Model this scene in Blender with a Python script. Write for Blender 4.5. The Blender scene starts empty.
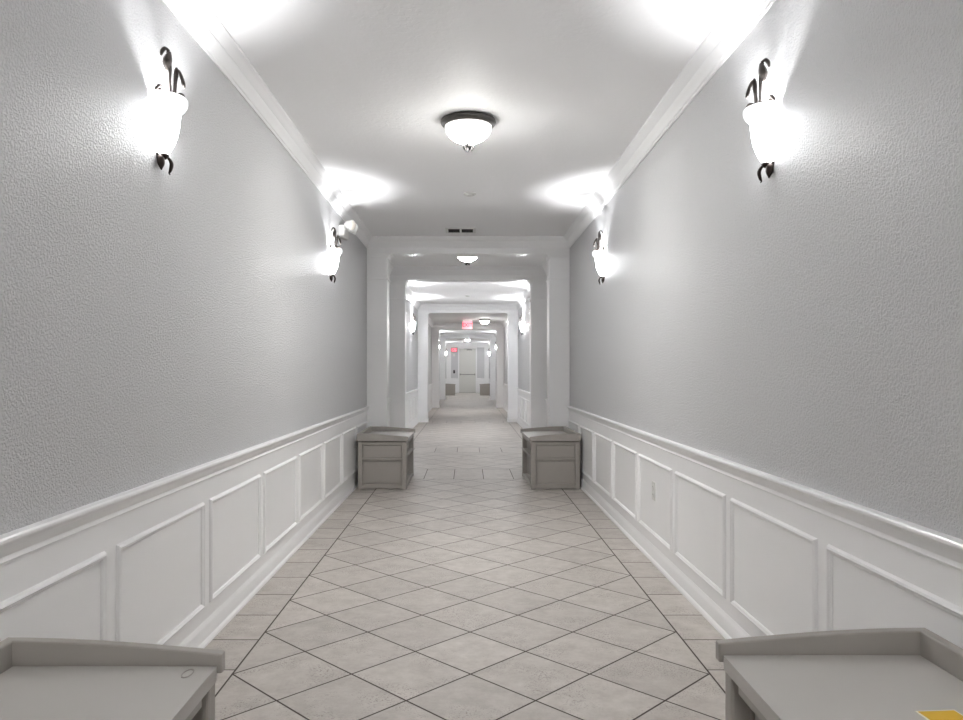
import bpy, bmesh, math
from math import sin, cos, pi, sqrt, radians
from mathutils import Vector, Matrix

scene = bpy.context.scene
COL = scene.collection

# ------------------------------------------------------------------ dimensions
XL, XR = -1.165, 1.18          # wall faces
ZC = 2.745                     # ceiling
ZB = 2.556                     # underside of the beams
PIL = 0.235                    # pilaster projection
YEND = 41.0
YBACK = -3.0
ARCH = [8.55, 11.0, 17.28, 24.1, 30.9]   # front faces of the archways
ARCH_D = 0.26

# ------------------------------------------------------------------ materials
def s2l(c):
    return tuple(((v / 12.92) if v <= 0.04045 else ((v + 0.055) / 1.055) ** 2.4) for v in c)

def new_mat(name):
    m = bpy.data.materials.new(name)
    m.use_nodes = True
    nt = m.node_tree
    b = nt.nodes['Principled BSDF']
    return m, nt, b

def N(nt, typ, **kw):
    n = nt.nodes.new(typ)
    for k, v in kw.items():
        setattr(n, k, v)
    return n

def math_node(nt, op, a, b=None, c=None):
    n = nt.nodes.new('ShaderNodeMath')
    n.operation = op
    for i, v in enumerate((a, b, c)):
        if v is None:
            continue
        if isinstance(v, (int, float)):
            n.inputs[i].default_value = v
        else:
            nt.links.new(v, n.inputs[i])
    return n.outputs[0]

def simple_mat(name, rgb, rough=0.5, metal=0.0, var=0.04, scale=6.0, bump=0.0, bscale=80.0, bdist=0.001, spec=0.5, coat=0.0):
    m, nt, b = new_mat(name)
    c = s2l(rgb)
    tc = N(nt, 'ShaderNodeTexCoord')
    nz = N(nt, 'ShaderNodeTexNoise')
    nz.inputs['Scale'].default_value = scale
    nz.inputs['Detail'].default_value = 3
    nt.links.new(tc.outputs['Object'], nz.inputs['Vector'])
    ramp = N(nt, 'ShaderNodeMix', data_type='RGBA')
    ramp.inputs[6].default_value = (*[v * (1 - var) for v in c], 1)
    ramp.inputs[7].default_value = (*[min(1, v * (1 + var)) for v in c], 1)
    nt.links.new(nz.outputs['Fac'], ramp.inputs[0])
    nt.links.new(ramp.outputs[2], b.inputs['Base Color'])
    b.inputs['Roughness'].default_value = rough
    b.inputs['Metallic'].default_value = metal
    b.inputs['Specular IOR Level'].default_value = spec
    b.inputs['Coat Weight'].default_value = coat
    if bump:
        n2 = N(nt, 'ShaderNodeTexNoise')
        n2.inputs['Scale'].default_value = bscale
        n2.inputs['Detail'].default_value = 3
        nt.links.new(tc.outputs['Object'], n2.inputs['Vector'])
        bp = N(nt, 'ShaderNodeBump')
        bp.inputs['Strength'].default_value = bump
        bp.inputs['Distance'].default_value = bdist
        nt.links.new(n2.outputs['Fac'], bp.inputs['Height'])
        nt.links.new(bp.outputs['Normal'], b.inputs['Normal'])
    return m

def wall_mat(name, rgb, rough, scale, dist, strength):
    """painted orange-peel / knock-down plaster"""
    m, nt, b = new_mat(name)
    c = s2l(rgb)
    b.inputs['Base Color'].default_value = (*c, 1)
    b.inputs['Roughness'].default_value = rough
    tc = N(nt, 'ShaderNodeTexCoord')
    vo = N(nt, 'ShaderNodeTexNoise')
    vo.inputs['Scale'].default_value = scale
    vo.inputs['Detail'].default_value = 2.0
    vo.inputs['Roughness'].default_value = 0.55
    vo.inputs['Distortion'].default_value = 0.6
    nt.links.new(tc.outputs['Object'], vo.inputs['Vector'])
    mr = N(nt, 'ShaderNodeMapRange')
    mr.interpolation_type = 'SMOOTHSTEP'
    mr.inputs['From Min'].default_value = 0.40
    mr.inputs['From Max'].default_value = 0.62
    nt.links.new(vo.outputs['Fac'], mr.inputs['Value'])
    bp = N(nt, 'ShaderNodeBump')
    bp.inputs['Strength'].default_value = strength
    bp.inputs['Distance'].default_value = dist
    nt.links.new(mr.outputs['Result'], bp.inputs['Height'])
    nt.links.new(bp.outputs['Normal'], b.inputs['Normal'])
    return m

def emit_mat(name, rgb, strength, base=(0.9, 0.9, 0.9), rough=0.25):
    m, nt, b = new_mat(name)
    b.inputs['Base Color'].default_value = (*s2l(base), 1)
    b.inputs['Roughness'].default_value = rough
    b.inputs['Emission Color'].default_value = (*s2l(rgb), 1)
    b.inputs['Emission Strength'].default_value = strength
    return m

TILE = 0.3335
def floor_mat():
    m, nt, b = new_mat('ceramic_floor_tile')
    tc = N(nt, 'ShaderNodeTexCoord')
    sx = N(nt, 'ShaderNodeSeparateXYZ')
    nt.links.new(tc.outputs['Object'], sx.inputs[0])
    x, y = sx.outputs['X'], sx.outputs['Y']
    M = lambda op, a, b_=None, c=None: math_node(nt, op, a, b_, c)
    bl, br = -0.931, 0.961
    half_diag = TILE * sqrt(2)
    # diagonal lattice, one knot on the left border line
    def lattice(px, py):
        u = M('DIVIDE', M('ADD', px, py), TILE * sqrt(2))
        v = M('DIVIDE', M('SUBTRACT', px, py), TILE * sqrt(2))
        return u, v
    dx = M('SUBTRACT', x, bl)
    dy = M('SUBTRACT', y, 2.93)
    du, dv = lattice(dx, dy)
    # straight lattice for the borders
    bu = M('ADD', M('GREATER_THAN', x, 0.0), 500.0)
    bv = M('DIVIDE', M('SUBTRACT', y, 2.971), TILE)
    # straight lattice for the bands under the archways
    su = M('ADD', M('DIVIDE', M('SUBTRACT', x, -0.487), TILE), 0.0)
    def edge(t):   # distance to the nearest integer
        f = M('FRACT', t)
        return M('MINIMUM', f, M('SUBTRACT', 1.0, f))
    # masks
    border = M('MAXIMUM', M('LESS_THAN', x, bl), M('GREATER_THAN', x, br))
    bands = [(8.22, 9.05), (10.93, 11.58), (17.1, 17.76), (24.0, 24.66), (30.8, 31.46)]
    band = None
    band_v = None
    bedge = None
    for a0, a1 in bands:
        inside = M('MULTIPLY', M('GREATER_THAN', y, a0), M('LESS_THAN', y, a1))
        vv = M('MULTIPLY', inside, M('DIVIDE', M('SUBTRACT', y, a0 - 30.0 * 1), (a1 - a0)))
        dist = M('MINIMUM', M('ABSOLUTE', M('SUBTRACT', y, a0)), M('ABSOLUTE', M('SUBTRACT', y, a1)))
        band = inside if band is None else M('MAXIMUM', band, inside)
        band_v = vv if band_v is None else M('ADD', band_v, vv)
        bedge = dist if bedge is None else M('MINIMUM', bedge, dist)
    notband = M('SUBTRACT', 1.0, band)
    border = M('MULTIPLY', border, notband)
    field = M('MULTIPLY', notband, M('SUBTRACT', 1.0, border))
    g = 0.0036
    d_field = M('MULTIPLY', M('MINIMUM', edge(du), edge(dv)), TILE)
    d_border = M('MULTIPLY', edge(bv), TILE)
    d_band = M('MULTIPLY', edge(su), TILE)
    d_bl = M('MINIMUM', M('ABSOLUTE', M('SUBTRACT', x, bl)), M('ABSOLUTE', M('SUBTRACT', x, br)))
    def sel(mask, d):
        return M('ADD', M('MULTIPLY', mask, d), M('MULTIPLY', M('SUBTRACT', 1.0, mask), 10.0))
    d_all = M('MINIMUM', M('MINIMUM', sel(field, d_field), sel(border, d_border)),
              M('MINIMUM', sel(band, d_band), M('MINIMUM', sel(notband, d_bl), bedge)))
    gr = N(nt, 'ShaderNodeMapRange')
    gr.inputs['From Min'].default_value = g * 0.75
    gr.inputs['From Max'].default_value = g * 1.25
    gr.inputs['To Min'].default_value = 1.0
    gr.inputs['To Max'].default_value = 0.0
    nt.links.new(d_all, gr.inputs['Value'])
    grout = gr.outputs['Result']
    # tile identity
    def ident(mask, a_, b_):
        return M('MULTIPLY', mask, M('FLOOR', a_)), M('MULTIPLY', mask, M('FLOOR', b_))
    i1, j1 = ident(field, du, dv)
    i2, j2 = ident(border, bu, bv)
    i3, j3 = ident(band, su, band_v)
    cx = N(nt, 'ShaderNodeCombineXYZ')
    nt.links.new(M('ADD', M('ADD', i1, i2), i3), cx.inputs[0])
    nt.links.new(M('ADD', M('ADD', j1, j2), j3), cx.inputs[1])
    nt.links.new(M('ADD', border, M('MULTIPLY', band, 3.0)), cx.inputs[2])
    wn = N(nt, 'ShaderNodeTexWhiteNoise')
    wn.noise_dimensions = '3D'
    nt.links.new(cx.outputs[0], wn.inputs['Vector'])
    # per-tile offset of the veining
    off = N(nt, 'ShaderNodeVectorMath', operation='MULTIPLY_ADD')
    nt.links.new(wn.outputs['Color'], off.inputs[0])
    off.inputs[1].default_value = (7, 7, 7)
    nt.links.new(tc.outputs['Object'], off.inputs[2])
    n1 = N(nt, 'ShaderNodeTexNoise')
    n1.inputs['Scale'].default_value = 11
    n1.inputs['Detail'].default_value = 8
    n1.inputs['Roughness'].default_value = 0.74
    nt.links.new(off.outputs[0], n1.inputs['Vector'])
    n2 = N(nt, 'ShaderNodeTexNoise')
    n2.inputs['Scale'].default_value = 150
    n2.inputs['Detail'].default_value = 2
    nt.links.new(off.outputs[0], n2.inputs['Vector'])
    # pits cluster in patches
    pm = N(nt, 'ShaderNodeMapRange')
    pm.inputs['From Min'].default_value = 0.565
    pm.inputs['From Max'].default_value = 0.63
    nt.links.new(n2.outputs['Fac'], pm.inputs['Value'])
    n3 = N(nt, 'ShaderNodeTexNoise')
    n3.inputs['Scale'].default_value = 5
    nt.links.new(off.outputs[0], n3.inputs['Vector'])
    pm2 = N(nt, 'ShaderNodeMapRange')
    pm2.inputs['From Min'].default_value = 0.44
    pm2.inputs['From Max'].default_value = 0.60
    nt.links.new(n3.outputs['Fac'], pm2.inputs['Value'])
    pits = M('MULTIPLY', pm.outputs['Result'], pm2.outputs['Result'])
    cr = N(nt, 'ShaderNodeValToRGB')
    cr.color_ramp.elements[0].position = 0.30
    cr.color_ramp.elements[1].position = 0.72
    cr.color_ramp.elements[0].color = (*s2l((0.655, 0.628, 0.602)), 1)
    cr.color_ramp.elements[1].color = (*s2l((0.775, 0.752, 0.729)), 1)
    nt.links.new(n1.outputs['Fac'], cr.inputs[0])
    # tile to tile value
    tv = N(nt, 'ShaderNodeMapRange')
    tv.inputs['To Min'].default_value = 0.90
    tv.inputs['To Max'].default_value = 1.05
    nt.links.new(wn.outputs['Value'], tv.inputs['Value'])
    hs = N(nt, 'ShaderNodeVectorMath', operation='SCALE')
    nt.links.new(cr.outputs[0], hs.inputs[0])
    nt.links.new(tv.outputs['Result'], hs.inputs['Scale'])
    mp = N(nt, 'ShaderNodeMix', data_type='RGBA')
    nt.links.new(M('MULTIPLY', pits, 0.55), mp.inputs[0])
    nt.links.new(hs.outputs[0], mp.inputs[6])
    mp.inputs[7].default_value = (*s2l((0.42, 0.38, 0.35)), 1)
    mg = N(nt, 'ShaderNodeMix', data_type='RGBA')
    nt.links.new(grout, mg.inputs[0])
    nt.links.new(mp.outputs[2], mg.inputs[6])
    mg.inputs[7].default_value = (*s2l((0.27, 0.235, 0.21)), 1)
    nt.links.new(mg.outputs[2], b.inputs['Base Color'])
    rr = M('ADD', M('MULTIPLY', grout, 0.4), 0.42)
    nt.links.new(M('ADD', rr, M('MULTIPLY', n1.outputs['Fac'], 0.12)), b.inputs['Roughness'])
    h = M('SUBTRACT', M('MULTIPLY', n1.outputs['Fac'], 0.25), M('ADD', M('MULTIPLY', grout, 1.0), M('MULTIPLY', pits, 0.5)))
    bp = N(nt, 'ShaderNodeBump')
    bp.inputs['Strength'].default_value = 0.6
    bp.inputs['Distance'].default_value = 0.0015
    nt.links.new(h, bp.inputs['Height'])
    nt.links.new(bp.outputs['Normal'], b.inputs['Normal'])
    return m

M_WALL = wall_mat('grey_wall_paint', (0.788, 0.788, 0.793), 0.43, 115, 0.0022, 0.95)
M_CEIL = wall_mat('white_ceiling_paint', (0.955, 0.955, 0.957), 0.68, 28, 0.0012, 0.35)
M_TRIM = simple_mat('white_trim_paint', (0.93, 0.93, 0.932), 0.28, var=0.01, bump=0.08, bscale=40, bdist=0.001)
M_FLOOR = floor_mat()
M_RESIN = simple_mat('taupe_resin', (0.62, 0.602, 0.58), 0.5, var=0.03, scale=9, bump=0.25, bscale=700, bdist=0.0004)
M_RESIN_LID = simple_mat('taupe_resin_lid', (0.715, 0.703, 0.688), 0.38, var=0.03, scale=5, bump=0.25, bscale=700, bdist=0.0004)  # same resin as the body, lightened to imitate light from above
M_BRONZE = simple_mat('oil_rubbed_bronze', (0.20, 0.165, 0.15), 0.36, 0.75, var=0.3, scale=60)
M_FINIAL = simple_mat('dull_dark_bronze', (0.085, 0.08, 0.078), 0.8, 0.0, var=0.2, scale=40, spec=0.15)
M_LEAF = simple_mat('flare_paled_bronze', (0.29, 0.27, 0.26), 0.38, 0.7, var=0.3, scale=60)  # fixture bronze paled to imitate lamp flare over the leaves
M_PEWTER = simple_mat('dark_pewter', (0.36, 0.35, 0.34), 0.33, 0.8, var=0.2, scale=40)
M_PLASTIC = simple_mat('white_plastic', (0.86, 0.86, 0.85), 0.4, var=0.01)
M_BLACK = simple_mat('black_plastic', (0.10, 0.10, 0.10), 0.45)
M_DARK = simple_mat('painted_duct_shade', (0.05, 0.05, 0.055), 0.8)  # dark colour stands in for the shade inside the vent duct
M_DOOR = simple_mat('door_paint', (0.83, 0.83, 0.81), 0.35, var=0.01)
M_STEEL = simple_mat('brushed_steel', (0.62, 0.62, 0.61), 0.3, 0.9, var=0.05)
M_YELLOW = simple_mat('yellow_label_print', (0.86, 0.68, 0.08), 0.4, var=0.05, scale=30)
M_PAPER = simple_mat('white_label_print', (0.90, 0.89, 0.82), 0.45, var=0.01)
M_GLASS = emit_mat('lit_opal_glass', (0.985, 0.992, 1.0), 6.5)
M_GLASS_MID = emit_mat('lit_opal_glass_medium', (0.985, 0.992, 1.0), 8.5)
M_GLASS_FAR = emit_mat('lit_opal_glass_bright', (0.985, 0.992, 1.0), 38.0)
M_GLASSRIM = emit_mat('lit_opal_glass_rim', (0.985, 0.992, 1.0), 0.42)
M_DOME = emit_mat('lit_alabaster_glass', (1.0, 0.995, 0.982), 45.0)
def dome_glow(m, lo, hi):
    # the lamp sits low in the bowl: the glass is brightest at the bottom and weak by the pan
    nt = m.node_tree
    b = nt.nodes['Principled BSDF']
    tc = N(nt, 'ShaderNodeTexCoord')
    sx = N(nt, 'ShaderNodeSeparateXYZ')
    nt.links.new(tc.outputs['Object'], sx.inputs[0])
    mr = N(nt, 'ShaderNodeMapRange')
    mr.inputs['From Min'].default_value = -.038
    mr.inputs['From Max'].default_value = -.142
    nt.links.new(sx.outputs['Z'], mr.inputs['Value'])
    nt.links.new(math_node(nt, 'ADD', math_node(nt, 'MULTIPLY', math_node(nt, 'POWER', mr.outputs['Result'], 2.7), hi), lo), b.inputs['Emission Strength'])
dome_glow(M_DOME, 0.8, 130.0)
M_DOME_DIM = emit_mat('lit_alabaster_glass_dim', (1.0, 0.995, 0.982), 20.0)
dome_glow(M_DOME_DIM, 0.9, 32.0)
M_LENS = simple_mat('lamp_lens', (0.92, 0.90, 0.86), 0.15, var=0.02)
M_EXITFACE = emit_mat('lit_exit_face', (1.0, 0.50, 0.58), 0.34, base=(0.93, 0.62, 0.64))
M_EXITRED = emit_mat('lit_exit_letters', (1.0, 0.28, 0.36), 0.45, base=(0.8, 0.1, 0.1))
M_REDHOUSE = simple_mat('red_sign_housing', (0.62, 0.16, 0.18), 0.4)

# ------------------------------------------------------------------ mesh helpers
def obj(name, bm, mat, parent=None, smooth=False, bevel=0.0, seg=2, angle=35):
    me = bpy.data.meshes.new(name)
    bmesh.ops.recalc_face_normals(bm, faces=bm.faces)
    bm.to_mesh(me)
    bm.free()
    mats = mat if isinstance(mat, (list, tuple)) else [mat]
    for mm in mats:
        me.materials.append(mm)
    o = bpy.data.objects.new(name, me)
    COL.objects.link(o)
    if parent is not None:
        o.parent = parent
    if smooth:
        for p in me.polygons:
            p.use_smooth = True
        if hasattr(me, 'set_sharp_from_angle'):
            me.set_sharp_from_angle(angle=radians(angle))
    if bevel:
        md = o.modifiers.new('bevel', 'BEVEL')
        md.width = bevel
        md.segments = seg
        md.limit_method = 'ANGLE'
        md.angle_limit = radians(40)
    return o

def tag(o, label=None, cat=None, group=None, kind=None):
    if label: o['label'] = label
    if cat: o['category'] = cat
    if group: o['group'] = group
    if kind: o['kind'] = kind
    return o

def thing(name, label, cat, loc=(0, 0, 0), rz=0.0, group=None):
    o = bpy.data.objects.new(name, None)
    o.empty_display_size = 0.1
    COL.objects.link(o)
    o.location = loc
    o.rotation_euler = (0, 0, rz)
    return tag(o, label, cat, group)

def dup(root, loc, rz=None, label=None, group=None):
    r = root.copy()
    COL.objects.link(r)
    r.location = loc
    if rz is not None:
        r.rotation_euler = (0, 0, rz)
    if label: r['label'] = label
    if group: r['group'] = group
    for ch in list(root.children):
        c = ch.copy()
        COL.objects.link(c)
        c.parent = r
        for g in list(ch.children):
            d = g.copy()
            COL.objects.link(d)
            d.parent = c
    return r

def box(bm, x0, x1, y0, y1, z0, z1, mi=0):
    vs = [bm.verts.new((x, y, z)) for z in (z0, z1) for (x, y) in ((x0, y0), (x1, y0), (x1, y1), (x0, y1))]
    for idx in ((3, 2, 1, 0), (4, 5, 6, 7), (0, 1, 5, 4), (1, 2, 6, 5), (2, 3, 7, 6), (3, 0, 4, 7)):
        f = bm.faces.new([vs[i] for i in idx])
        f.material_index = mi

def prism(bm, ring0, ring1):
    """closed prism between two matching 3-D rings"""
    a = [bm.verts.new(p) for p in ring0]
    b = [bm.verts.new(p) for p in ring1]
    n = len(a)
    for i in range(n):
        j = (i + 1) % n
        bm.faces.new((a[i], a[j], b[j], b[i]))
    bm.faces.new(a[::-1])
    bm.faces.new(b)

def prism_y(bm, prof, y0, y1, f=lambda p: p):
    prism(bm, [(f(p)[0], y0, f(p)[1]) for p in prof], [(f(p)[0], y1, f(p)[1]) for p in prof])

def prism_x(bm, prof, x0, x1):
    """profile in (y, z)"""
    prism(bm, [(x0, p[0], p[1]) for p in prof], [(x1, p[0], p[1]) for p in prof])

def lathe(bm, prof, seg=32, a0=0.0, a1=2 * pi, sx=1.0, sy=1.0, cx=0.0, cy=0.0):
    """profile of (r, z); full turn or an arc"""
    full = abs(a1 - a0 - 2 * pi) < 1e-6
    n = seg if full else seg + 1
    rings = []
    for (r, z) in prof:
        if r < 1e-6:
            rings.append([bm.verts.new((cx, cy, z))])
        else:
            rings.append([bm.verts.new((cx + sx * r * cos(a0 + (a1 - a0) * i / seg), cy + sy * r * sin(a0 + (a1 - a0) * i / seg), z)) for i in range(n)])
    for A, B in zip(rings, rings[1:]):
        m = n if full else n - 1
        for i in range(m):
            j = (i + 1) % n
            if len(A) == 1 and len(B) == 1: continue
            if len(A) == 1: bm.faces.new((A[0], B[j], B[i]))
            elif len(B) == 1: bm.faces.new((A[i], A[j], B[0]))
            else: bm.faces.new((A[i], A[j], B[j], B[i]))

def smooth_path(pts, n=5):
    """Catmull-Rom through (x, y, z, w, t) tuples"""
    P = [pts[0]] + list(pts) + [pts[-1]]
    out = []
    for i in range(1, len(P) - 2):
        p0, p1, p2, p3 = P[i - 1], P[i], P[i + 1], P[i + 2]
        for k in range(n):
            t = k / n
            out.append(tuple(0.5 * (2 * b + (c - a) * t + (2 * a - 5 * b + 4 * c - d) * t * t + (3 * b - a - 3 * c + d) * t ** 3)
                             for a, b, c, d in zip(p0, p1, p2, p3)))
    out.append(tuple(pts[-1]))
    return out

def sweep(bm, pts, nrm=(0, 1, 0), seg=10, n=5):
    """tube of elliptical section: each point is (x, y, z, half-width, half-thickness); width runs along nrm"""
    S = smooth_path(pts, n)
    rings = []
    for i, p in enumerate(S):
        a = Vector(S[max(0, i - 1)][:3]); b = Vector(S[min(len(S) - 1, i + 1)][:3])
        t = (b - a).normalized()
        w = Vector(nrm)
        w = (w - t * w.dot(t)).normalized()
        d = t.cross(w)
        c = Vector(p[:3])
        rings.append([bm.verts.new(c + w * (max(p[3], 2e-4) * cos(2 * pi * k / seg)) + d * (max(p[4], 2e-4) * sin(2 * pi * k / seg))) for k in range(seg)])
    for A, B in zip(rings, rings[1:]):
        for k in range(seg):
            j = (k + 1) % seg
            bm.faces.new((A[k], A[j], B[j], B[k]))
    bm.faces.new(rings[0][::-1])
    bm.faces.new(rings[-1])

def text_mesh(name, body, size, mat, parent, loc, rot, depth=0.002):
    cu = bpy.data.curves.new(name + '_curve', 'FONT')
    cu.body = body
    cu.size = size
    cu.align_x = 'CENTER'
    cu.align_y = 'CENTER'
    cu.extrude = depth
    cu.offset = size * 0.018
    tmp = bpy.data.objects.new(name + '_curve', cu)
    COL.objects.link(tmp)
    bpy.context.view_layer.update()
    dg = bpy.context.evaluated_depsgraph_get()
    me = bpy.data.meshes.new_from_object(tmp.evaluated_get(dg))
    bpy.data.objects.remove(tmp)
    me.materials.clear()
    me.materials.append(mat)
    o = bpy.data.objects.new(name, me)
    COL.objects.link(o)
    o.parent = parent
    o.location = loc
    o.rotation_euler = rot
    return o

# ------------------------------------------------------------------ setting
def structure(name, bm, mat, label, cat, **kw):
    return tag(obj(name, bm, mat, **kw), label, cat, kind='structure')

bm = bmesh.new(); box(bm, XL - 0.15, XR + 0.15, YBACK - 0.15, YEND + 0.15, -0.12, 0.0)
structure('floor', bm, M_FLOOR, 'beige ceramic tile floor laid diagonally with straight border tiles', 'floor')
bm = bmesh.new(); box(bm, XL - 0.15, XR + 0.15, YBACK - 0.15, YEND + 0.15, ZC, ZC + 0.12)
structure('ceiling', bm, M_CEIL, 'white painted corridor ceiling', 'ceiling')
bm = bmesh.new(); box(bm, XL - 0.15, XL, YBACK - 0.15, YEND + 0.15, 0, ZC)
structure('wall_left', bm, M_WALL, 'grey textured wall on the left of the corridor', 'wall')
bm = bmesh.new(); box(bm, XR, XR + 0.15, YBACK - 0.15, YEND + 0.15, 0, ZC)
structure('wall_right', bm, M_WALL, 'grey textured wall on the right of the corridor', 'wall')
bm = bmesh.new(); box(bm, XL, XR, YEND, YEND + 0.15, 0, ZC)
structure('wall_far', bm, M_WALL, 'grey end wall around the far door', 'wall')
bm = bmesh.new(); box(bm, XL, XR, YBACK - 0.15, YBACK, 0, ZC)
structure('wall_near', bm, M_WALL, 'grey end wall behind the camera', 'wall')

# mouldings: profiles as (distance from wall, height)
RAIL = [(0, .718), (.009, .718), (.011, .724), (.008, .730), (.008, .736), (.012, .742), (.016, .754), (.021, .764), (.026, .770), (.031, .774), (.034, .779), (.034, .786), (.030, .791), (0, .791)]
BASE = [(0, 0), (.026, 0), (.026, .010), (.021, .018), (.014, .022), (.014, .072), (.011, .082), (.007, .090), (.005, .098), (0, .098)]
CROWN = [(0, 2.618), (.008, 2.618), (.011, 2.630), (.018, 2.634), (.022, 2.648), (.034, 2.672), (.040, 2.684), (.040, 2.690), (.046, 2.694), (.058, 2.714), (.070, 2.726), (.077, 2.732), (.077, ZC), (0, ZC)]
FRAME_W, FRAME_T = 0.026, 0.013
FZ0, FZ1 = 0.158, 0.625

def side_f(side):
    if side < 0: return lambda p: (XL + p[0], p[1])
    return lambda p: (XR - p[0], p[1] + (.007 if p[1] > .7 and p[1] < .8 else 0))

def panel_frame(side, y0, y1, z0=FZ0, z1=FZ1):
    """mitred picture-frame moulding lying on the wainscot"""
    bm = bmesh.new()
    prof = [(0, 0), (0.2, 0.75), (0.45, 1.0), (0.62, 0.7), (0.85, 0.55), (1.0, 0.2), (1.0, 0)]   # across width, out
    x0 = 0.004
    if side > 0: z0, z1 = z0 + .004, z1 + .012
    rings = []
    for (w, t) in prof:
        i = w * FRAME_W
        d = x0 + t * FRAME_T
        X = (XL + d) if side < 0 else (XR - d)
        rings.append([bm.verts.new((X, y, z)) for (y, z) in ((y0 + i, z0 + i), (y1 - i, z0 + i), (y1 - i, z1 - i), (y0 + i, z1 - i))])
    for A, B in zip(rings, rings[1:] + rings[:1]):
        for k in range(4):
            j = (k + 1) % 4
            bm.faces.new((A[k], A[j], B[j], B[k]))
    return bm

sections = [(YBACK, ARCH[0])] + [(ARCH[i] + ARCH_D, ARCH[i + 1]) for i in range(4)] + [(ARCH[4] + ARCH_D, YEND)]
sec_name = ['nearest stretch of corridor', 'short bay between first and second archway', 'bay beyond the second archway',
            'bay beyond the third archway', 'bay beyond the fourth archway', 'last bay before the far door']
tn = 0
PITCH = 0.88
for k, (y0, y1) in enumerate(sections):
    for side, sn in ((-1, 'left'), (1, 'right')):
        f = side_f(side)
        bm = bmesh.new()
        prism_y(bm, [(0, 0.0), (.004, 0.0), (.004, .72), (0, .72)], y0, y1, f)
        tn += 1
        w = structure('trim_%d' % tn, bm, M_TRIM, 'white panelled wainscot along the %s wall, %s' % (sn, sec_name[k]), 'wainscot')
        bm = bmesh.new(); prism_y(bm, RAIL, y0, y1, f)
        obj('chair_rail', bm, M_TRIM, w, smooth=True, angle=28)
        # picture-frame panels
        if k == 0:
            ys = [2.443 + (.042 if side > 0 else 0) + PITCH * i for i in range(-3, 7)]
            spans = [(a, a + 0.803) for a in ys]
        else:
            n = max(1, int(round((y1 - y0 - 0.08) / PITCH)))
            p = (y1 - y0 - 0.08) / n
            spans = [(y0 + 0.08 + p * i, y0 + p * (i + 1)) for i in range(n)]
        for a, b_ in spans:
            obj('panel_moulding', panel_frame(side, a, b_), M_TRIM, w)
        bm = bmesh.new(); prism_y(bm, BASE, y0, y1, f)
        structure('baseboard_%s' % sn, bm, M_TRIM, 'white baseboard at the foot of the %s wall, %s' % (sn, sec_name[k]), 'baseboard', smooth=True, angle=28)
        bm = bmesh.new(); prism_y(bm, CROWN, y0, y1, f)
        tn += 1
        structure('trim_%d' % tn, bm, M_TRIM, 'white crown moulding over the %s wall, %s' % (sn, sec_name[k]), 'crown moulding', smooth=True, angle=28)

# archways: a beam on two pilasters
ordn = ['first', 'second', 'third', 'fourth', 'fifth']
for k, ya in enumerate(ARCH):
    yb = ya + ARCH_D
    bm = bmesh.new(); box(bm, XL, XR, ya, yb, ZB, ZC)
    tn += 1
    be = structure('trim_%d' % tn, bm, M_TRIM, 'white beam across the ceiling at the %s archway' % ordn[k], 'beam', bevel=0.004)
    for sgn, yy in ((-1, ya), (1, yb)):
        bm = bmesh.new()
        prism_x(bm, [(yy + sgn * p[0], p[1]) for p in CROWN], XL, XR)
        obj('crown_moulding', bm, M_TRIM, be, smooth=True, angle=28)
    for side, sn in ((-1, 'left'), (1, 'right')):
        xw = XL if side < 0 else XR
        xi = xw - side * PIL
        x0, x1 = min(xw, xi), max(xw, xi)
        bm = bmesh.new(); box(bm, x0, x1, ya, yb, 0, ZB)
        tn += 1
        pi_ = structure('trim_%d' % tn, bm, M_TRIM, 'white square pilaster on the %s side of the %s archway' % (sn, ordn[k]), 'pilaster', bevel=0.004)
        # necking bands, foot and soffit bracket
        for zz, hh, pp in ((2.256, 0.018, 0.012), (2.506, 0.016, 0.011)):
            bm = bmesh.new()
            if side < 0: box(bm, xw + .002, xi + pp, ya - pp, yb + pp, zz, zz + hh)
            else: box(bm, xi - pp, xw - .002, ya - pp, yb + pp, zz, zz + hh)
            obj('necking_band', bm, M_TRIM, pi_, bevel=0.003)
        bm = bmesh.new()
        if side < 0: box(bm, xw + .002, xi + .012, ya - .012, yb + .012, 0, .09)
        else: box(bm, xi - .012, xw - .002, ya - .012, yb + .012, 0, .09)
        obj('plinth', bm, M_TRIM, pi_, bevel=0.006)
        bm = bmesh.new()
        c = 0.05
        q = [(xi, ZB - c), (xi - side * .006, ZB - c)] + [(xi - side * (c - (c - .006) * cos(a)), ZB - (c - (c - .006) * sin(a))) for a in [pi / 8 * i for i in range(1, 4)]] + [(xi - side * c, ZB - .006), (xi - side * c, ZB), (xi, ZB)]
        prism_y(bm, q, ya + .004, yb - .004)
        obj('soffit_bracket', bm, M_TRIM, pi_, smooth=True, angle=28)

# framing of the end wall
bm = bmesh.new(); box(bm, XL, XR, YEND - 0.22, YEND, 2.50, ZC)
tn += 1
structure('trim_%d' % tn, bm, M_TRIM, 'white beam over the far door', 'beam', bevel=0.004)
for side, sn in ((-1, 'left'), (1, 'right')):
    xw = XL if side < 0 else XR
    xi = xw - side * 0.25
    bm = bmesh.new(); box(bm, min(xw, xi), max(xw, xi), YEND - 0.22, YEND, 0, 2.50)
    tn += 1
    structure('trim_%d' % tn, bm, M_TRIM, 'white square pilaster to the %s of the far door' % sn, 'pilaster', bevel=0.004)
    a, b_ = (XL + .25, -.53) if side < 0 else (.53, XR - .25)
    bm = bmesh.new(); box(bm, a, b_, YEND - .012, YEND, 0, .80)
    tn += 1
    w = structure('trim_%d' % tn, bm, M_TRIM, 'white wainscot on the end wall to the %s of the far door' % sn, 'wainscot')
    bm = bmesh.new(); prism_x(bm, [(YEND - .012 - p[0], p[1] + .02) for p in RAIL], a, b_)
    obj('chair_rail', bm, M_TRIM, w)

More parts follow.
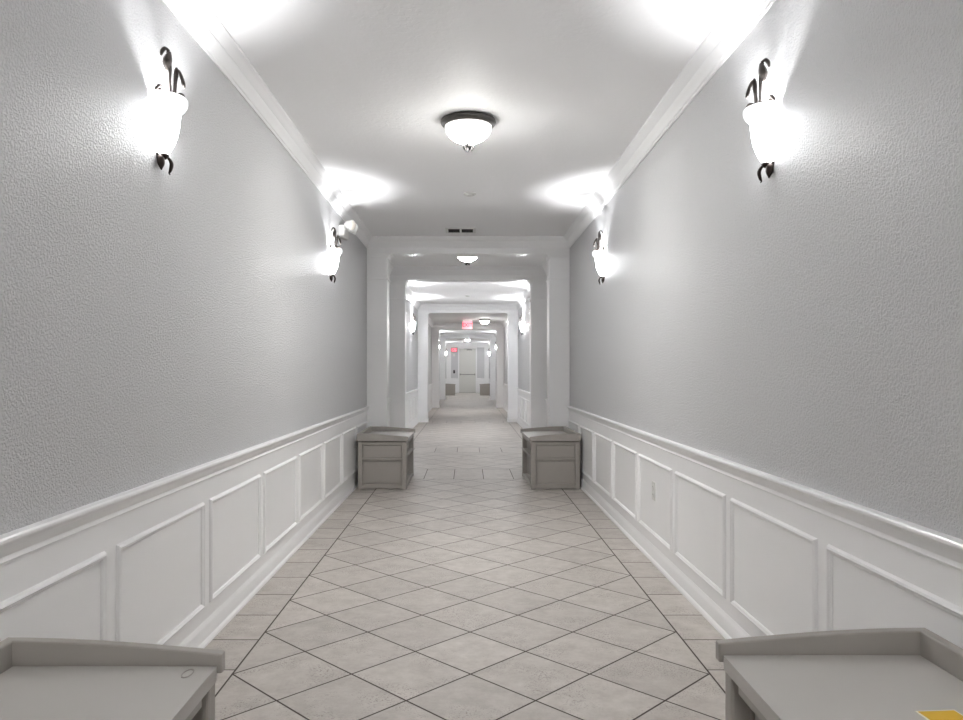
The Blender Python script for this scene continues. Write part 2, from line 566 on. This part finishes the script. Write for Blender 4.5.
# far door
DY = YEND - 0.045
bm = bmesh.new(); box(bm, -.45, .45, DY, YEND, 0.012, 2.43)
d = structure('door_1', bm, M_DOOR, 'white flush exit door with a push bar at the far end of the corridor', 'door', bevel=0.003)
bm = bmesh.new()
for (a, b_, c, e) in ((-.53, -.455, 0, 2.50), (.455, .53, 0, 2.50), (-.455, .455, 2.435, 2.50)):
    box(bm, a, b_, YEND - .06, YEND, c, e)
obj('door_frame', bm, M_TRIM, d, bevel=0.003)
bm = bmesh.new()
box(bm, -.40, .40, DY - .075, DY - .035, 0.985, 1.035)
box(bm, -.43, -.36, DY - .075, DY, 0.965, 1.055)
box(bm, .36, .43, DY - .075, DY, 0.965, 1.055)
o = obj('panic_bar', bm, M_STEEL, d, bevel=0.006); o['label'] = 'grey metal push bar'
bm = bmesh.new()
box(bm, -.05, .26, DY - .06, DY, 2.34, 2.40)
sweep(bm, [(.2, DY - .05, 2.405, .012, .006), (.0, DY - .22, 2.41, .012, .006), (-.2, DY - .06, 2.42, .012, .006)], nrm=(0, 0, 1))
o = obj('door_closer', bm, M_STEEL, d, bevel=0.004); o['label'] = 'grey door closer arm'
bm = bmesh.new(); box(bm, -.46, .46, YEND - .12, DY - .001, 0, .018)
o = obj('threshold', bm, M_STEEL, d, bevel=0.003); o['label'] = 'dark metal door sill'

# ------------------------------------------------------------------ storage benches
BL, BD = 1.02, 0.50           # length along the corridor, depth
def make_bench(loc, rz, label):
    """resin deck box; local +X faces the corridor, length along Y"""
    t = thing('storage_bench', label, 'storage bench', loc, rz, 'storage benches along the walls')
    hx, hy = BD / 2 - .002, BL / 2 - .018
    TOP = .483
    # corner posts
    for sx_ in (-1, 1):
        for sy_ in (-1, 1):
            bm = bmesh.new()
            xa, xb = (hx - .048, hx) if sx_ > 0 else (-hx, -hx + .048)
            ya, yb = (hy - .048, hy) if sy_ > 0 else (-hy, -hy + .048)
            box(bm, xa, xb, ya, yb, 0, TOP)
            obj('corner_post', bm, M_RESIN, t, bevel=0.006)
    # end panels with rails and an arched foot
    for sy_ in (-1, 1):
        g = lambda y: sy_ * y
        bm = bmesh.new()
        def bx(x0, x1, d0, d1, z0, z1):
            box(bm, x0, x1, min(sy_ * d0, sy_ * d1), max(sy_ * d0, sy_ * d1), z0, z1)
        w = hx - .044
        bx(-w, w, hy - .050, hy - .024, .03, TOP - .002)           # recessed panel
        bx(-w, w, hy - .036, hy - .002, .454, TOP - .002)          # top rail
        bx(-w + .012, w - .012, hy - .036, hy - .010, .322, .444)                # raised upper field
        bx(-w, w, hy - .036, hy - .001, .300, .322)                # middle rail
        bx(-w + .014, w - .014, hy - .036, hy - .017, .06, .282)  # raised lower field
        n = 12
        ring = [(-w, .008), (w, .008)] + [(w - 2 * w * i / n, .040 + .022 * sin(pi * i / n)) for i in range(n + 1)]
        ya, yb = sy_ * (hy - .036), sy_ * (hy - .001)
        prism(bm, [(p[0], ya, p[1]) for p in ring], [(p[0], yb, p[1]) for p in ring])
        obj('end_panel', bm, M_RESIN, t, bevel=0.003)
    # long panels
    for sx_, nm in ((1, 'front_panel'), (-1, 'back_panel')):
        bm = bmesh.new()
        def bx(d0, d1, y0, y1, z0, z1):
            box(bm, min(sx_ * d0, sx_ * d1), max(sx_ * d0, sx_ * d1), y0, y1, z0, z1)
        w = hy - .044
        bx(hx - .075, hx - .055, -w, w, .03, TOP - .03)
        bx(hx - .056, hx - .006, -w + .03, w - .03, .440, TOP - .014)
        bx(hx - .056, hx - .008, -w, w, .298, .322)
        bx(hx - .070, hx - .046, -w + .03, w - .03, .335, .425)
        bx(hx - .070, hx - .046, -w + .03, -.02, .075, .285)
        bx(hx - .070, hx - .046, .02, w - .03, .075, .285)
        n = 16
        ring = [(-w, .008), (w, .008)] + [(w - 2 * w * i / n, .036 + .026 * sin(pi * i / n)) for i in range(n + 1)]
        xa, xb = sx_ * (hx - .056), sx_ * (hx - .004)
        prism(bm, [(xa, p[0], p[1]) for p in ring], [(xb, p[0], p[1]) for p in ring])
        obj(nm, bm, M_RESIN, t, bevel=0.003)
    # lid: gently crowned plate, raised rim on three sides
    LX, LY = .255, BL / 2
    RT = .028
    bm = bmesh.new()
    nx, ny = 10, 14
    def zt(x, y):
        return .508 + .009 * (1 - (x / LX) ** 2) * (1 - (y / LY) ** 2)
    xs = [-LX + RT + .004 + (2 * LX - RT - .004) * i / nx for i in range(nx + 1)]
    ysr = [-LY + RT + .004 + (2 * LY - 2 * RT - .008) * j / ny for j in range(ny + 1)]
    top = [[bm.verts.new((x, y, zt(x, y))) for y in ysr] for x in xs]
    bot = [[bm.verts.new((x, y, .488 if i == nx else .496)) for y in ysr] for i, x in enumerate(xs)]
    for i in range(nx):
        for j in range(ny):
            bm.faces.new((top[i][j], top[i + 1][j], top[i + 1][j + 1], top[i][j + 1]))
            bm.faces.new((bot[i][j], bot[i][j + 1], bot[i + 1][j + 1], bot[i + 1][j]))
    for i in range(nx):
        bm.faces.new((top[i][0], bot[i][0], bot[i + 1][0], top[i + 1][0]))
        bm.faces.new((top[i][ny], top[i + 1][ny], bot[i + 1][ny], bot[i][ny]))
    for j in range(ny):
        bm.faces.new((top[nx][j], bot[nx][j], bot[nx][j + 1], top[nx][j + 1]))
        bm.faces.new((top[0][j], top[0][j + 1], bot[0][j + 1], bot[0][j]))
    # the drop lip on the corridor edge
    box(bm, LX - .020, LX - .002, -LY + RT, LY - RT, .472, .500)
    box(bm, -LX + .01, LX - .03, -LY + .01, LY - .01, .488, .497)
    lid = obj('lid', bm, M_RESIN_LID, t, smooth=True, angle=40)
    # end rims (arched, highest at the back)
    for sy_ in (-1, 1):
        bm = bmesh.new()
        n = 14
        ring = [(-LX, .489), (LX + .010, .489)]
        for i in range(n + 1):
            u = i / n
            x = LX + .010 - (2 * LX + .010) * u
            ring.append((x, .535 + .031 * sin(u * pi / 2)))
        ya, yb = sy_ * (LY - RT), sy_ * LY
        prism(bm, [(p[0], ya, p[1]) for p in ring], [(p[0], yb, p[1]) for p in ring])
        obj('end_rim', bm, M_RESIN, lid, bevel=0.004)
    bm = bmesh.new()
    box(bm, -LX, -LX + RT, -LY + RT * .5, LY - RT * .5, .489, .566)
    obj('back_rim', bm, M_RESIN, lid, bevel=0.004)
    # moulded finger mark in the far corner
    bm = bmesh.new()
    for k, (cx_, rx, ry) in enumerate(((LX - .052, .012, .026),)):
        n = 28
        R = [[], [], [], []]
        for i in range(n):
            a = 2 * pi * i / n
            for q, (s, zo) in enumerate(((1.0, -.001), (1.0, .0012), (.80, .0012), (.80, -.001))):
                x = cx_ + rx * s * cos(a); y = LY - .075 + ry * s * sin(a)
                R[q].append(bm.verts.new((x, y, zt(x, y) + zo)))
        for A, B in zip(R, R[1:] + R[:1]):
            for i in range(n):
                j = (i + 1) % n
                bm.faces.new((A[i], A[j], B[j], B[i]))
    obj('moulded_mark', bm, M_RESIN, lid, smooth=True)
    return t

XBL, XBR = -0.842, 0.878
b0 = make_bench((XBL, 1.765 - BL / 2, 0), 0.0, 'taupe resin storage bench at the lower left corner, nearest on the left wall')
# (a fresh build carries the yellow label on its lid)
b1 = make_bench((XBR, 1.832 - BL / 2, 0), pi, 'taupe resin storage bench with yellow label on its lid, nearest on the right wall')
YB = 7.48
dup(b0, (XBL - .022, YB + BL / 2, 0), 0.0, 'taupe resin storage bench against the left pilaster of the first archway')
dup(b0, (XBR + .005, YB + BL / 2, 0), pi + radians(1.2), 'taupe resin storage bench against the right pilaster of the first archway')
dup(b0, (XBL - .022, 36.2 + BL / 2, 0), 0.0, 'small distant storage bench to the left of the far door')
dup(b0, (XBR - .01, 36.2 + BL / 2, 0), pi, 'small distant storage bench to the right of the far door')
lid1 = [c for c in b1.children if c.name.startswith('lid')][0]
# yellow label, world position (0.90 .. 1.02, up to 1.52) -> bench-local is rotated half a turn
def world_to_b1(x, y):
    return (-(x - b1.location.x), -(y - b1.location.y))
bm = bmesh.new()
lx, ly = world_to_b1(0.945, 1.425)
ang = radians(4)
def plate(bm, cx, cy, hx_, hy_, z, th, mi):
    vs = []
    for zz in (z, z + th):
        for (a, b_) in ((-hx_, -hy_), (hx_, -hy_), (hx_, hy_), (-hx_, hy_)):
            vs.append(bm.verts.new((cx + a * cos(ang) - b_ * sin(ang), cy + a * sin(ang) + b_ * cos(ang), zz)))
    for idx in ((3, 2, 1, 0), (4, 5, 6, 7), (0, 1, 5, 4), (1, 2, 6, 5), (2, 3, 7, 6), (3, 0, 4, 7)):
        fc = bm.faces.new([vs[i] for i in idx]); fc.material_index = mi
plate(bm, lx, ly, .042, .065, .5145, .0025, 0)
plate(bm, lx, ly, .038, .061, .5172, .0004, 1)
wl = obj('warning_label', bm, [M_PAPER, M_YELLOW], lid1)
wl['label'] = 'yellow label with a white border'

# ------------------------------------------------------------------ wall sconces
def bulb(parent, loc, power, radius=0.03, name='lamp_light'):
    L = bpy.data.lights.new(name, 'POINT')
    L.energy = power
    L.color = (0.985, 0.992, 1.0)
    L.shadow_soft_size = radius
    o = bpy.data.objects.new(name, L)
    COL.objects.link(o)
    o.parent = parent
    o.location = loc
    return o

SCONCE_W = 13.0
ZS = 1.952     # lowest point of the finial
def make_sconce(side, loc, label):
    """side -1: on the left wall (projects +X); local origin on the wall face at the foot of the finial"""
    s = -side
    t = thing('wall_sconce', label, 'wall sconce', loc, 0, 'wall sconces')
    # half-round glass, flaring to a thick rim
    bm = bmesh.new()
    prof = [(.0, .060), (.016, .061), (.028, .067), (.040, .080), (.053, .104), (.064, .134), (.071, .166), (.075, .200), (.077, .228), (.075, .238)]
    inner = [(r - .006, z) for (r, z) in reversed(prof[4:])]
    lathe(bm, prof + inner + [(.030, .084), (0, .074)], seg=24, a0=-pi / 2, a1=pi / 2, sx=s * 0.98)
    for v in bm.verts: v.co.x += s * .004
    gl = obj('glass_shade', bm, M_GLASS, t, smooth=True, angle=60)
    bm = bmesh.new()
    prof = [(.075, .230), (.082, .235), (.089, .245), (.093, .258), (.093, .270), (.089, .277), (.083, .275), (.079, .262), (.074, .248), (.0705, .236), (.075, .230)]
    lathe(bm, prof, seg=24, a0=-pi / 2, a1=pi / 2, sx=s * 1.10)
    for v in bm.verts: v.co.x += s * .004
    obj('rim', bm, M_GLASSRIM, gl, smooth=True, angle=60)
    # back plate
    bm = bmesh.new()
    ring = [(.022, .045), (.030, .10), (.030, .26), (.022, .30), (0, .33), (-.022, .30), (-.030, .26), (-.030, .10), (-.022, .045), (0, .03)]
    prism(bm, [(s * .0005, p[0], p[1]) for p in ring], [(s * .010, p[0], p[1]) for p in ring])
    obj('back_plate', bm, M_BRONZE, t, bevel=0.002)
    # taller stem and bud, hooking back towards the wall
    bm = bmesh.new()
    sweep(bm, [(s * 0.052, -.012, 0.262, 0.0066, 0.0066), (s * 0.050, -.014, 0.329, 0.0059, 0.0059), (s * 0.050, -.016, 0.379, 0.0088, 0.0074), (s * 0.048, -.016, 0.416, 0.0088, 0.0059), (s * 0.042, -.018, 0.444, 0.0066, 0.0059)], nrm=(0, 1, 0), seg=8)
    sweep(bm, [(s * 0.046, -.014, 0.447, 0.0059, 0.0059), (s * 0.034, -.020, 0.456, 0.0103, 0.0059), (s * 0.024, -.026, 0.443, 0.0118, 0.0059), (s * 0.022, -.030, 0.427, 0.0044, 0.0044)], nrm=(0, 1, 0), seg=8)
    sweep(bm, [(s * 0.048, -.014, 0.444, 0.0059, 0.0059), (s * 0.046, -.020, 0.419, 0.0206, 0.0132), (s * 0.042, -.026, 0.395, 0.0221, 0.0147), (s * 0.042, -.028, 0.371, 0.0044, 0.0044)], nrm=(0, 1, 0), seg=8)
    obj('leaf', bm, M_LEAF, t, smooth=True, angle=60)
    # shorter stem with a drooping leaf, out towards the corridor
    bm = bmesh.new()
    sweep(bm, [(s * .052, .010, .262, .010, .009), (s * .056, .012, .310, .010, .008), (s * .058, .014, .345, .012, .008), (s * .060, .016, .378, .015, .008), (s * .062, .016, .398, .005, .005)], nrm=(0, 1, 0), seg=8)
    sweep(bm, [(s * .058, .014, .392, .006, .005), (s * .070, .017, .384, .009, .006), (s * .080, .020, .360, .013, .007), (s * .086, .022, .336, .013, .007), (s * .088, .022, .322, .003, .003)], nrm=(0, 1, 0), seg=8)
    obj('leaf', bm, M_LEAF, t, smooth=True, angle=60)
    # scrolls at the foot of the stems
    bm = bmesh.new()
    sweep(bm, [(s * .050, .0, .275, .006, .006), (s * .040, -.028, .298, .007, .006), (s * .030, -.058, .302, .008, .006), (s * .024, -.078, .288, .008, .006), (s * .022, -.084, .272, .004, .004)], nrm=(1, 0, 0), seg=8)
    sweep(bm, [(s * .050, .0, .275, .006, .006), (s * .062, .024, .296, .008, .006), (s * .074, .034, .300, .009, .005), (s * .084, .040, .292, .003, .003)], nrm=(0, 0, 1), seg=8)
    sweep(bm, [(s * .012, 0, .262, .008, .006), (s * .030, 0, .275, .009, .006), (s * .060, .002, .274, .008, .006), (s * .078, .004, .272, .004, .004)], nrm=(0, 1, 0), seg=8)
    obj('scroll', bm, M_LEAF, t, smooth=True, angle=60)
    # finial: cap with drooping leaves
    bm = bmesh.new()
    lathe(bm, [(0, .066), (.016, .066), (.020, .060), (.016, .052), (.008, .046), (0, .044)], seg=14, cx=s * .020)
    sweep(bm, [(s * .010, -.008, .058, .007, .006), (s * .014, -.014, .046, .018, .013), (s * .016, -.016, .026, .018, .013), (s * .018, -.018, .008, .006, .005), (s * .018, -.016, .002, .002, .002)], nrm=(0, 1, 0), seg=10)
    sweep(bm, [(s * .014, .004, .062, .006, .004), (s * .032, .012, .054, .008, .005), (s * .042, .018, .034, .010, .007), (s * .038, .018, .010, .007, .006), (s * .034, .016, -.002, .003, .003), (s * .038, .016, -.008, .002, .002)], nrm=(0, 1, 0), seg=10)
    obj('finial', bm, M_BRONZE, t, smooth=True, angle=60)
    bulb(t, (s * .050, 0, .212), SCONCE_W, .022)
    return t

sl = make_sconce(-1, (XL, 2.79, ZS), 'lit glass wall sconce with bronze leaves, nearest on the left wall')
sr = make_sconce(1, (XR, 2.87, ZS - .01), 'lit glass wall sconce with bronze leaves, nearest on the right wall')
for src, x, y, lab in (
        (sl, XL, 6.26, 'lit wall sconce below the white emergency light before the first archway, left wall'),
        (sr, XR, 6.38, 'lit wall sconce on the right wall just before the first archway'),
        (sl, XL, 12.95, 'lit wall sconce half hidden by left pilaster of second archway'),
        (sr, XR, 13.0, 'lit wall sconce half hidden by right pilaster of second archway'),
        (sl, XL, 15.4, 'lit wall sconce beside the left pilaster of the third archway'),
        (sr, XR, 15.55, 'lit wall sconce beside the right pilaster of the third archway'),
        (sl, XL, 28.9, 'distant lit wall sconce on left wall between fourth and fifth archway'),
        (sr, XR, 29.1, 'distant lit wall sconce on right wall between fourth and fifth archway'),
        (sl, XL, 38.9, 'farthest lit wall sconce, left of the far door'),
        (sr, XR, 39.2, 'farthest lit wall sconce, right of the far door')):
    r = dup(src, (x, y, ZS), None, lab)
    if y > 4:
        for ch in r.children:
            if ch.type == 'LIGHT':
                ch.data = ch.data.copy()
                ch.data.energy = 30.0 if y > 10 else 15.0
            elif ch.name.startswith('glass_shade'):
                ch.data = ch.data.copy()
                ch.data.materials[0] = M_GLASS_FAR if y > 10 else M_GLASS_MID
# unseen pair added behind the camera to light the nearest walls
dup(sl, (XL, -0.75, ZS), None, 'added lit wall sconce on the left wall, out of view behind the camera')
dup(sr, (XR, -0.70, ZS), None, 'added lit wall sconce on the right wall, out of view behind the camera')

# ------------------------------------------------------------------ ceiling lights
def make_ceiling_light(loc, label):
    t = thing('ceiling_light', label, 'ceiling light', loc, 0, 'flush ceiling lights')
    bm = bmesh.new()
    lathe(bm, [(0, 0), (.168, 0), (.178, -.004), (.182, -.014), (.179, -.026), (.170, -.038), (.162, -.046), (.154, -.048), (.148, -.044), (0, -.030)], seg=48)
    obj('pan', bm, M_PEWTER, t, smooth=True, angle=50)
    bm = bmesh.new()
    prof = [(.154, -.040)] + [(.154 * cos(a) ** 1.08, -.040 - .125 * sin(a)) for a in [pi / 2 * i / 12 for i in range(1, 12)]] + [(0, -.165)]
    lathe(bm, prof, seg=48)
    obj('glass_dome', bm, M_DOME, t, smooth=True, angle=80)
    bm = bmesh.new()
    lathe(bm, [(0, -.160), (.016, -.161), (.019, -.168), (.012, -.175), (.009, -.186), (0, -.188)], seg=16)
    for k in range(4):
        a = 2 * pi * k / 4 + .35
        ca, sa = cos(a), sin(a)
        sweep(bm, [(.006 * ca, .006 * sa, -.168, .004, .004), (.022 * ca, .022 * sa, -.174, .009, .005), (.031 * ca, .031 * sa, -.188, .012, .006), (.025 * ca, .025 * sa, -.208, .008, .005), (.020 * ca, .020 * sa, -.218, .002, .002)], nrm=(-sa, ca, 0), seg=8)
    obj('finial', bm, M_FINIAL, t, smooth=True, angle=60)
    for ch in t.children:
        ch.data.transform(Matrix.Diagonal((.94, .94, .87, 1)))
    return t

cl = make_ceiling_light((0.005, 4.56, ZC), 'round lit flush ceiling light with pewter rim, largest and nearest')
for x, y, lab in ((0.0, 9.5, 'round lit ceiling light between the first and second archways'),
                  (0.51, 22.0, 'small lit ceiling light right of the hanging exit sign'),
                  (0.0, 35.0, 'farthest small lit ceiling light before the far door')):
    c2 = dup(cl, (x, y, ZC), None, lab)
    if y < 12:          # a weaker lamp
        for ch in c2.children:
            if ch.name.startswith('glass_dome'):
                ch.data = ch.data.copy()
                ch.data.materials[0] = M_DOME_DIM
dup(cl, (0.0, -0.7, ZC), None, 'added round lit ceiling light out of view behind the camera')  # unseen fixture put in to brighten the nearest walls and floor

# smoke detectors
def make_detector(loc, label):
    t = thing('smoke_detector', label, 'smoke detector', loc, 0, 'smoke detectors')
    bm = bmesh.new()
    lathe(bm, [(0, 0), (.052, 0), (.055, -.004), (.055, -.006), (.050, -.009), (.0, -.009)], seg=32)
    obj('base', bm, M_PLASTIC, t, smooth=True, angle=40)
    bm = bmesh.new()
    lathe(bm, [(0, -.008), (.036, -.008), (.037, -.012), (.034, -.017), (.024, -.020), (0, -.021)], seg=32)
    obj('sensor_cover', bm, M_PLASTIC, t, smooth=True, angle=40)
    return t
sd = make_detector((0.02, 6.45, ZC), 'small white round smoke detector on ceiling before the first archway')
dup(sd, (0.0, 15.2, ZC), None, 'small white smoke detector on ceiling beyond the second archway')

# ceiling vent
t = thing('ceiling_vent', 'white ceiling air vent with two dark slots in front of the first archway', 'air vent', (-0.075, 8.1, ZC))
bm = bmesh.new()
VX, VY = .165, .13
for (a, b_, c, e) in ((-VX, VX, -VY, -VY + .03), (-VX, VX, VY - .03, VY), (-VX, -VX + .03, -VY + .03, VY - .03), (VX - .03, VX, -VY + .03, VY - .03), (-.010, .010, -VY + .03, VY - .03)):
    box(bm, a, b_, c, e, -.012, 0)
obj('frame', bm, M_PLASTIC, t, bevel=0.003)
bm = bmesh.new()
box(bm, -VX + .028, VX - .028, -VY + .028, VY - .028, -.003, -.0005)
o = obj('duct_shade_plate', bm, M_DARK, t); o['label'] = 'dark plate painted as duct shade'
for k in range(7):
    y = -VY + .042 + k * .029
    for xa, xb in ((-VX + .03, -.010), (.010, VX - .03)):
        bm = bmesh.new()
        prism_x(bm, [(y, -.004), (y + .010, -.0105), (y + .0115, -.0095), (y + .0015, -.003)], xa, xb)
        obj('louvre', bm, M_BLACK, t)

# ------------------------------------------------------------------ emergency lights
def make_emergency(loc, label):
    t = thing('emergency_light', label, 'emergency light', loc, 0, 'emergency lights')
    bm = bmesh.new()
    box(bm, .0, .052, -.125, .125, -.05, .05)
    obj('housing', bm, M_PLASTIC, t, bevel=0.012, seg=3)
    for k, (yy, yaw) in enumerate(((-.085, -.5), (.085, .35))):
        bm = bmesh.new()
        prof = [(0, -.045), (.022, -.043), (.032, -.030), (.044, .020), (.050, .034), (.048, .040), (.0, .040)]
        lathe(bm, prof, seg=24)
        R = Matrix.Translation((.090, yy, .052)) @ Matrix.Rotation(yaw, 4, 'Z') @ Matrix.Rotation(radians(100), 4, 'Y')
        bmesh.ops.transform(bm, matrix=R, verts=bm.verts)
        sweep(bm, [(.045, yy * .7, .03, .012, .012), (.075, yy, .05, .012, .012)], nrm=(0, 0, 1), seg=10)
        h = obj('lamp_head', bm, M_PLASTIC, t, smooth=True, angle=40)
        bm = bmesh.new()
        lathe(bm, [(0, .052), (.020, .050), (.036, .045), (.042, .0405), (0, .0400)], seg=24)
        bmesh.ops.transform(bm, matrix=R, verts=bm.verts)
        obj('lens', bm, M_LENS, h, smooth=True, angle=60)
    return t
em = make_emergency((XL - .002, 6.82, 2.475), 'white two-headed emergency light high on left wall before the first archway')
dup(em, (XL - .002, 13.3, 2.475), None, 'white emergency light high on left wall beyond the second archway')

# ------------------------------------------------------------------ exit signs
t = thing('exit_sign', 'red lit exit sign hanging from the ceiling beyond the third archway', 'exit sign', (-0.005, 22.4, ZC), 0, 'exit signs')
bm = bmesh.new(); box(bm, -.15, .15, -.03, .03, -.04, 0)
obj('canopy', bm, M_PLASTIC, t, bevel=0.004)
bm = bmesh.new(); box(bm, -.145, .145, -.006, .006, -.275, -.040)
obj('sign_panel', bm, M_EXITFACE, t, bevel=0.002)
o = text_mesh('lettering', 'EXIT', .155, M_EXITRED, t, (0, -.0075, -.158), (pi / 2, 0, 0), .001)
o['label'] = 'red lettering reading EXIT'

t = thing('exit_sign', 'red lit exit sign on the end wall, upper left of the far door', 'exit sign', (-0.74, YEND - .0005, 2.365), 0, 'exit signs')
bm = bmesh.new(); box(bm, -.165, .165, -.045, 0, -.12, .12)
obj('housing', bm, M_REDHOUSE, t, bevel=0.006)
bm = bmesh.new(); box(bm, -.145, .145, -.050, -.044, -.10, .10)
obj('sign_panel', bm, M_EXITFACE, t, bevel=0.001)
o = text_mesh('lettering', 'EXIT', .15, M_EXITRED, t, (0, -.0515, 0), (pi / 2, 0, 0), .001)
o['label'] = 'red lettering reading EXIT'

# small fittings on the end wall left of the door
t = thing('wall_strobe', 'small white alarm strobe under the exit sign by the far door', 'alarm strobe', (-0.74, YEND - .0005, 2.08))
bm = bmesh.new(); box(bm, -.055, .055, -.03, 0, -.065, .065)
obj('housing', bm, M_PLASTIC, t, bevel=0.006)
bm = bmesh.new(); box(bm, -.03, .03, -.05, -.03, -.02, .03)
obj('strobe_lens', bm, M_LENS, t, bevel=0.006)
t = thing('card_reader', 'small black card reader on the end wall left of the far door', 'card reader', (-0.74, YEND - .0005, 1.16))
bm = bmesh.new(); box(bm, -.05, .05, -.03, 0, -.09, .09)
obj('housing', bm, M_BLACK, t, bevel=0.01)
bm = bmesh.new(); box(bm, -.02, .02, -.034, -.03, .03, .05)
obj('indicator_window', bm, M_STEEL, t)

# ------------------------------------------------------------------ outlet in a wainscot panel
t = thing('wall_outlet', 'white wall outlet set in a wainscot panel on the right wall', 'wall outlet', (XR - .004, 4.66, 0.445))
bm = bmesh.new(); box(bm, -.007, 0, -.036, .036, -.058, .058)
obj('cover_plate', bm, M_PLASTIC, t, bevel=0.003)
for zz in (-.024, .024):
    bm = bmesh.new()
    lathe(bm, [(0, 0), (.0165, 0), (.0165, .003), (0, .003)], seg=20)
    bmesh.ops.transform(bm, matrix=Matrix.Translation((-.0065, 0, zz)) @ Matrix.Rotation(-pi / 2, 4, 'Y'), verts=bm.verts)
    r = obj('receptacle', bm, M_PLASTIC, t, smooth=True, angle=40)
    bm = bmesh.new()
    for yy in (-.006, .006):
        box(bm, -.0102, -.009, yy - .001, yy + .001, zz - .002, zz + .007)
    obj('slot', bm, M_STEEL, r)

# ------------------------------------------------------------------ world, camera, view
w = bpy.data.worlds.new('world')
scene.world = w
w.use_nodes = True
w.node_tree.nodes['Background'].inputs[0].default_value = (0.02, 0.02, 0.02, 1)

cam = bpy.data.cameras.new('camera')
cam.sensor_width = 36.0
cam.lens = 740 / 963 * 36.0
cam.shift_x = 14.0 / 963
cam.shift_y = 11.0 / 963
cam.clip_start = 0.05
cam.clip_end = 100
co = bpy.data.objects.new('camera', cam)
COL.objects.link(co)
co.location = (0, 0, 1.2)
co.rotation_euler = (pi / 2, 0, 0)
scene.camera = co

vs = scene.view_settings
vs.view_transform = 'Standard'
vs.look = 'None'
vs.gamma = 1.0
vs.use_curve_mapping = False
vs.exposure = 1.62
scene.cycles.max_bounces = 10
scene.cycles.diffuse_bounces = 8
scene.cycles.glossy_bounces = 4
scene.cycles.sample_clamp_indirect = 6.0
scene.cycles.caustics_reflective = False
scene.cycles.caustics_refractive = False
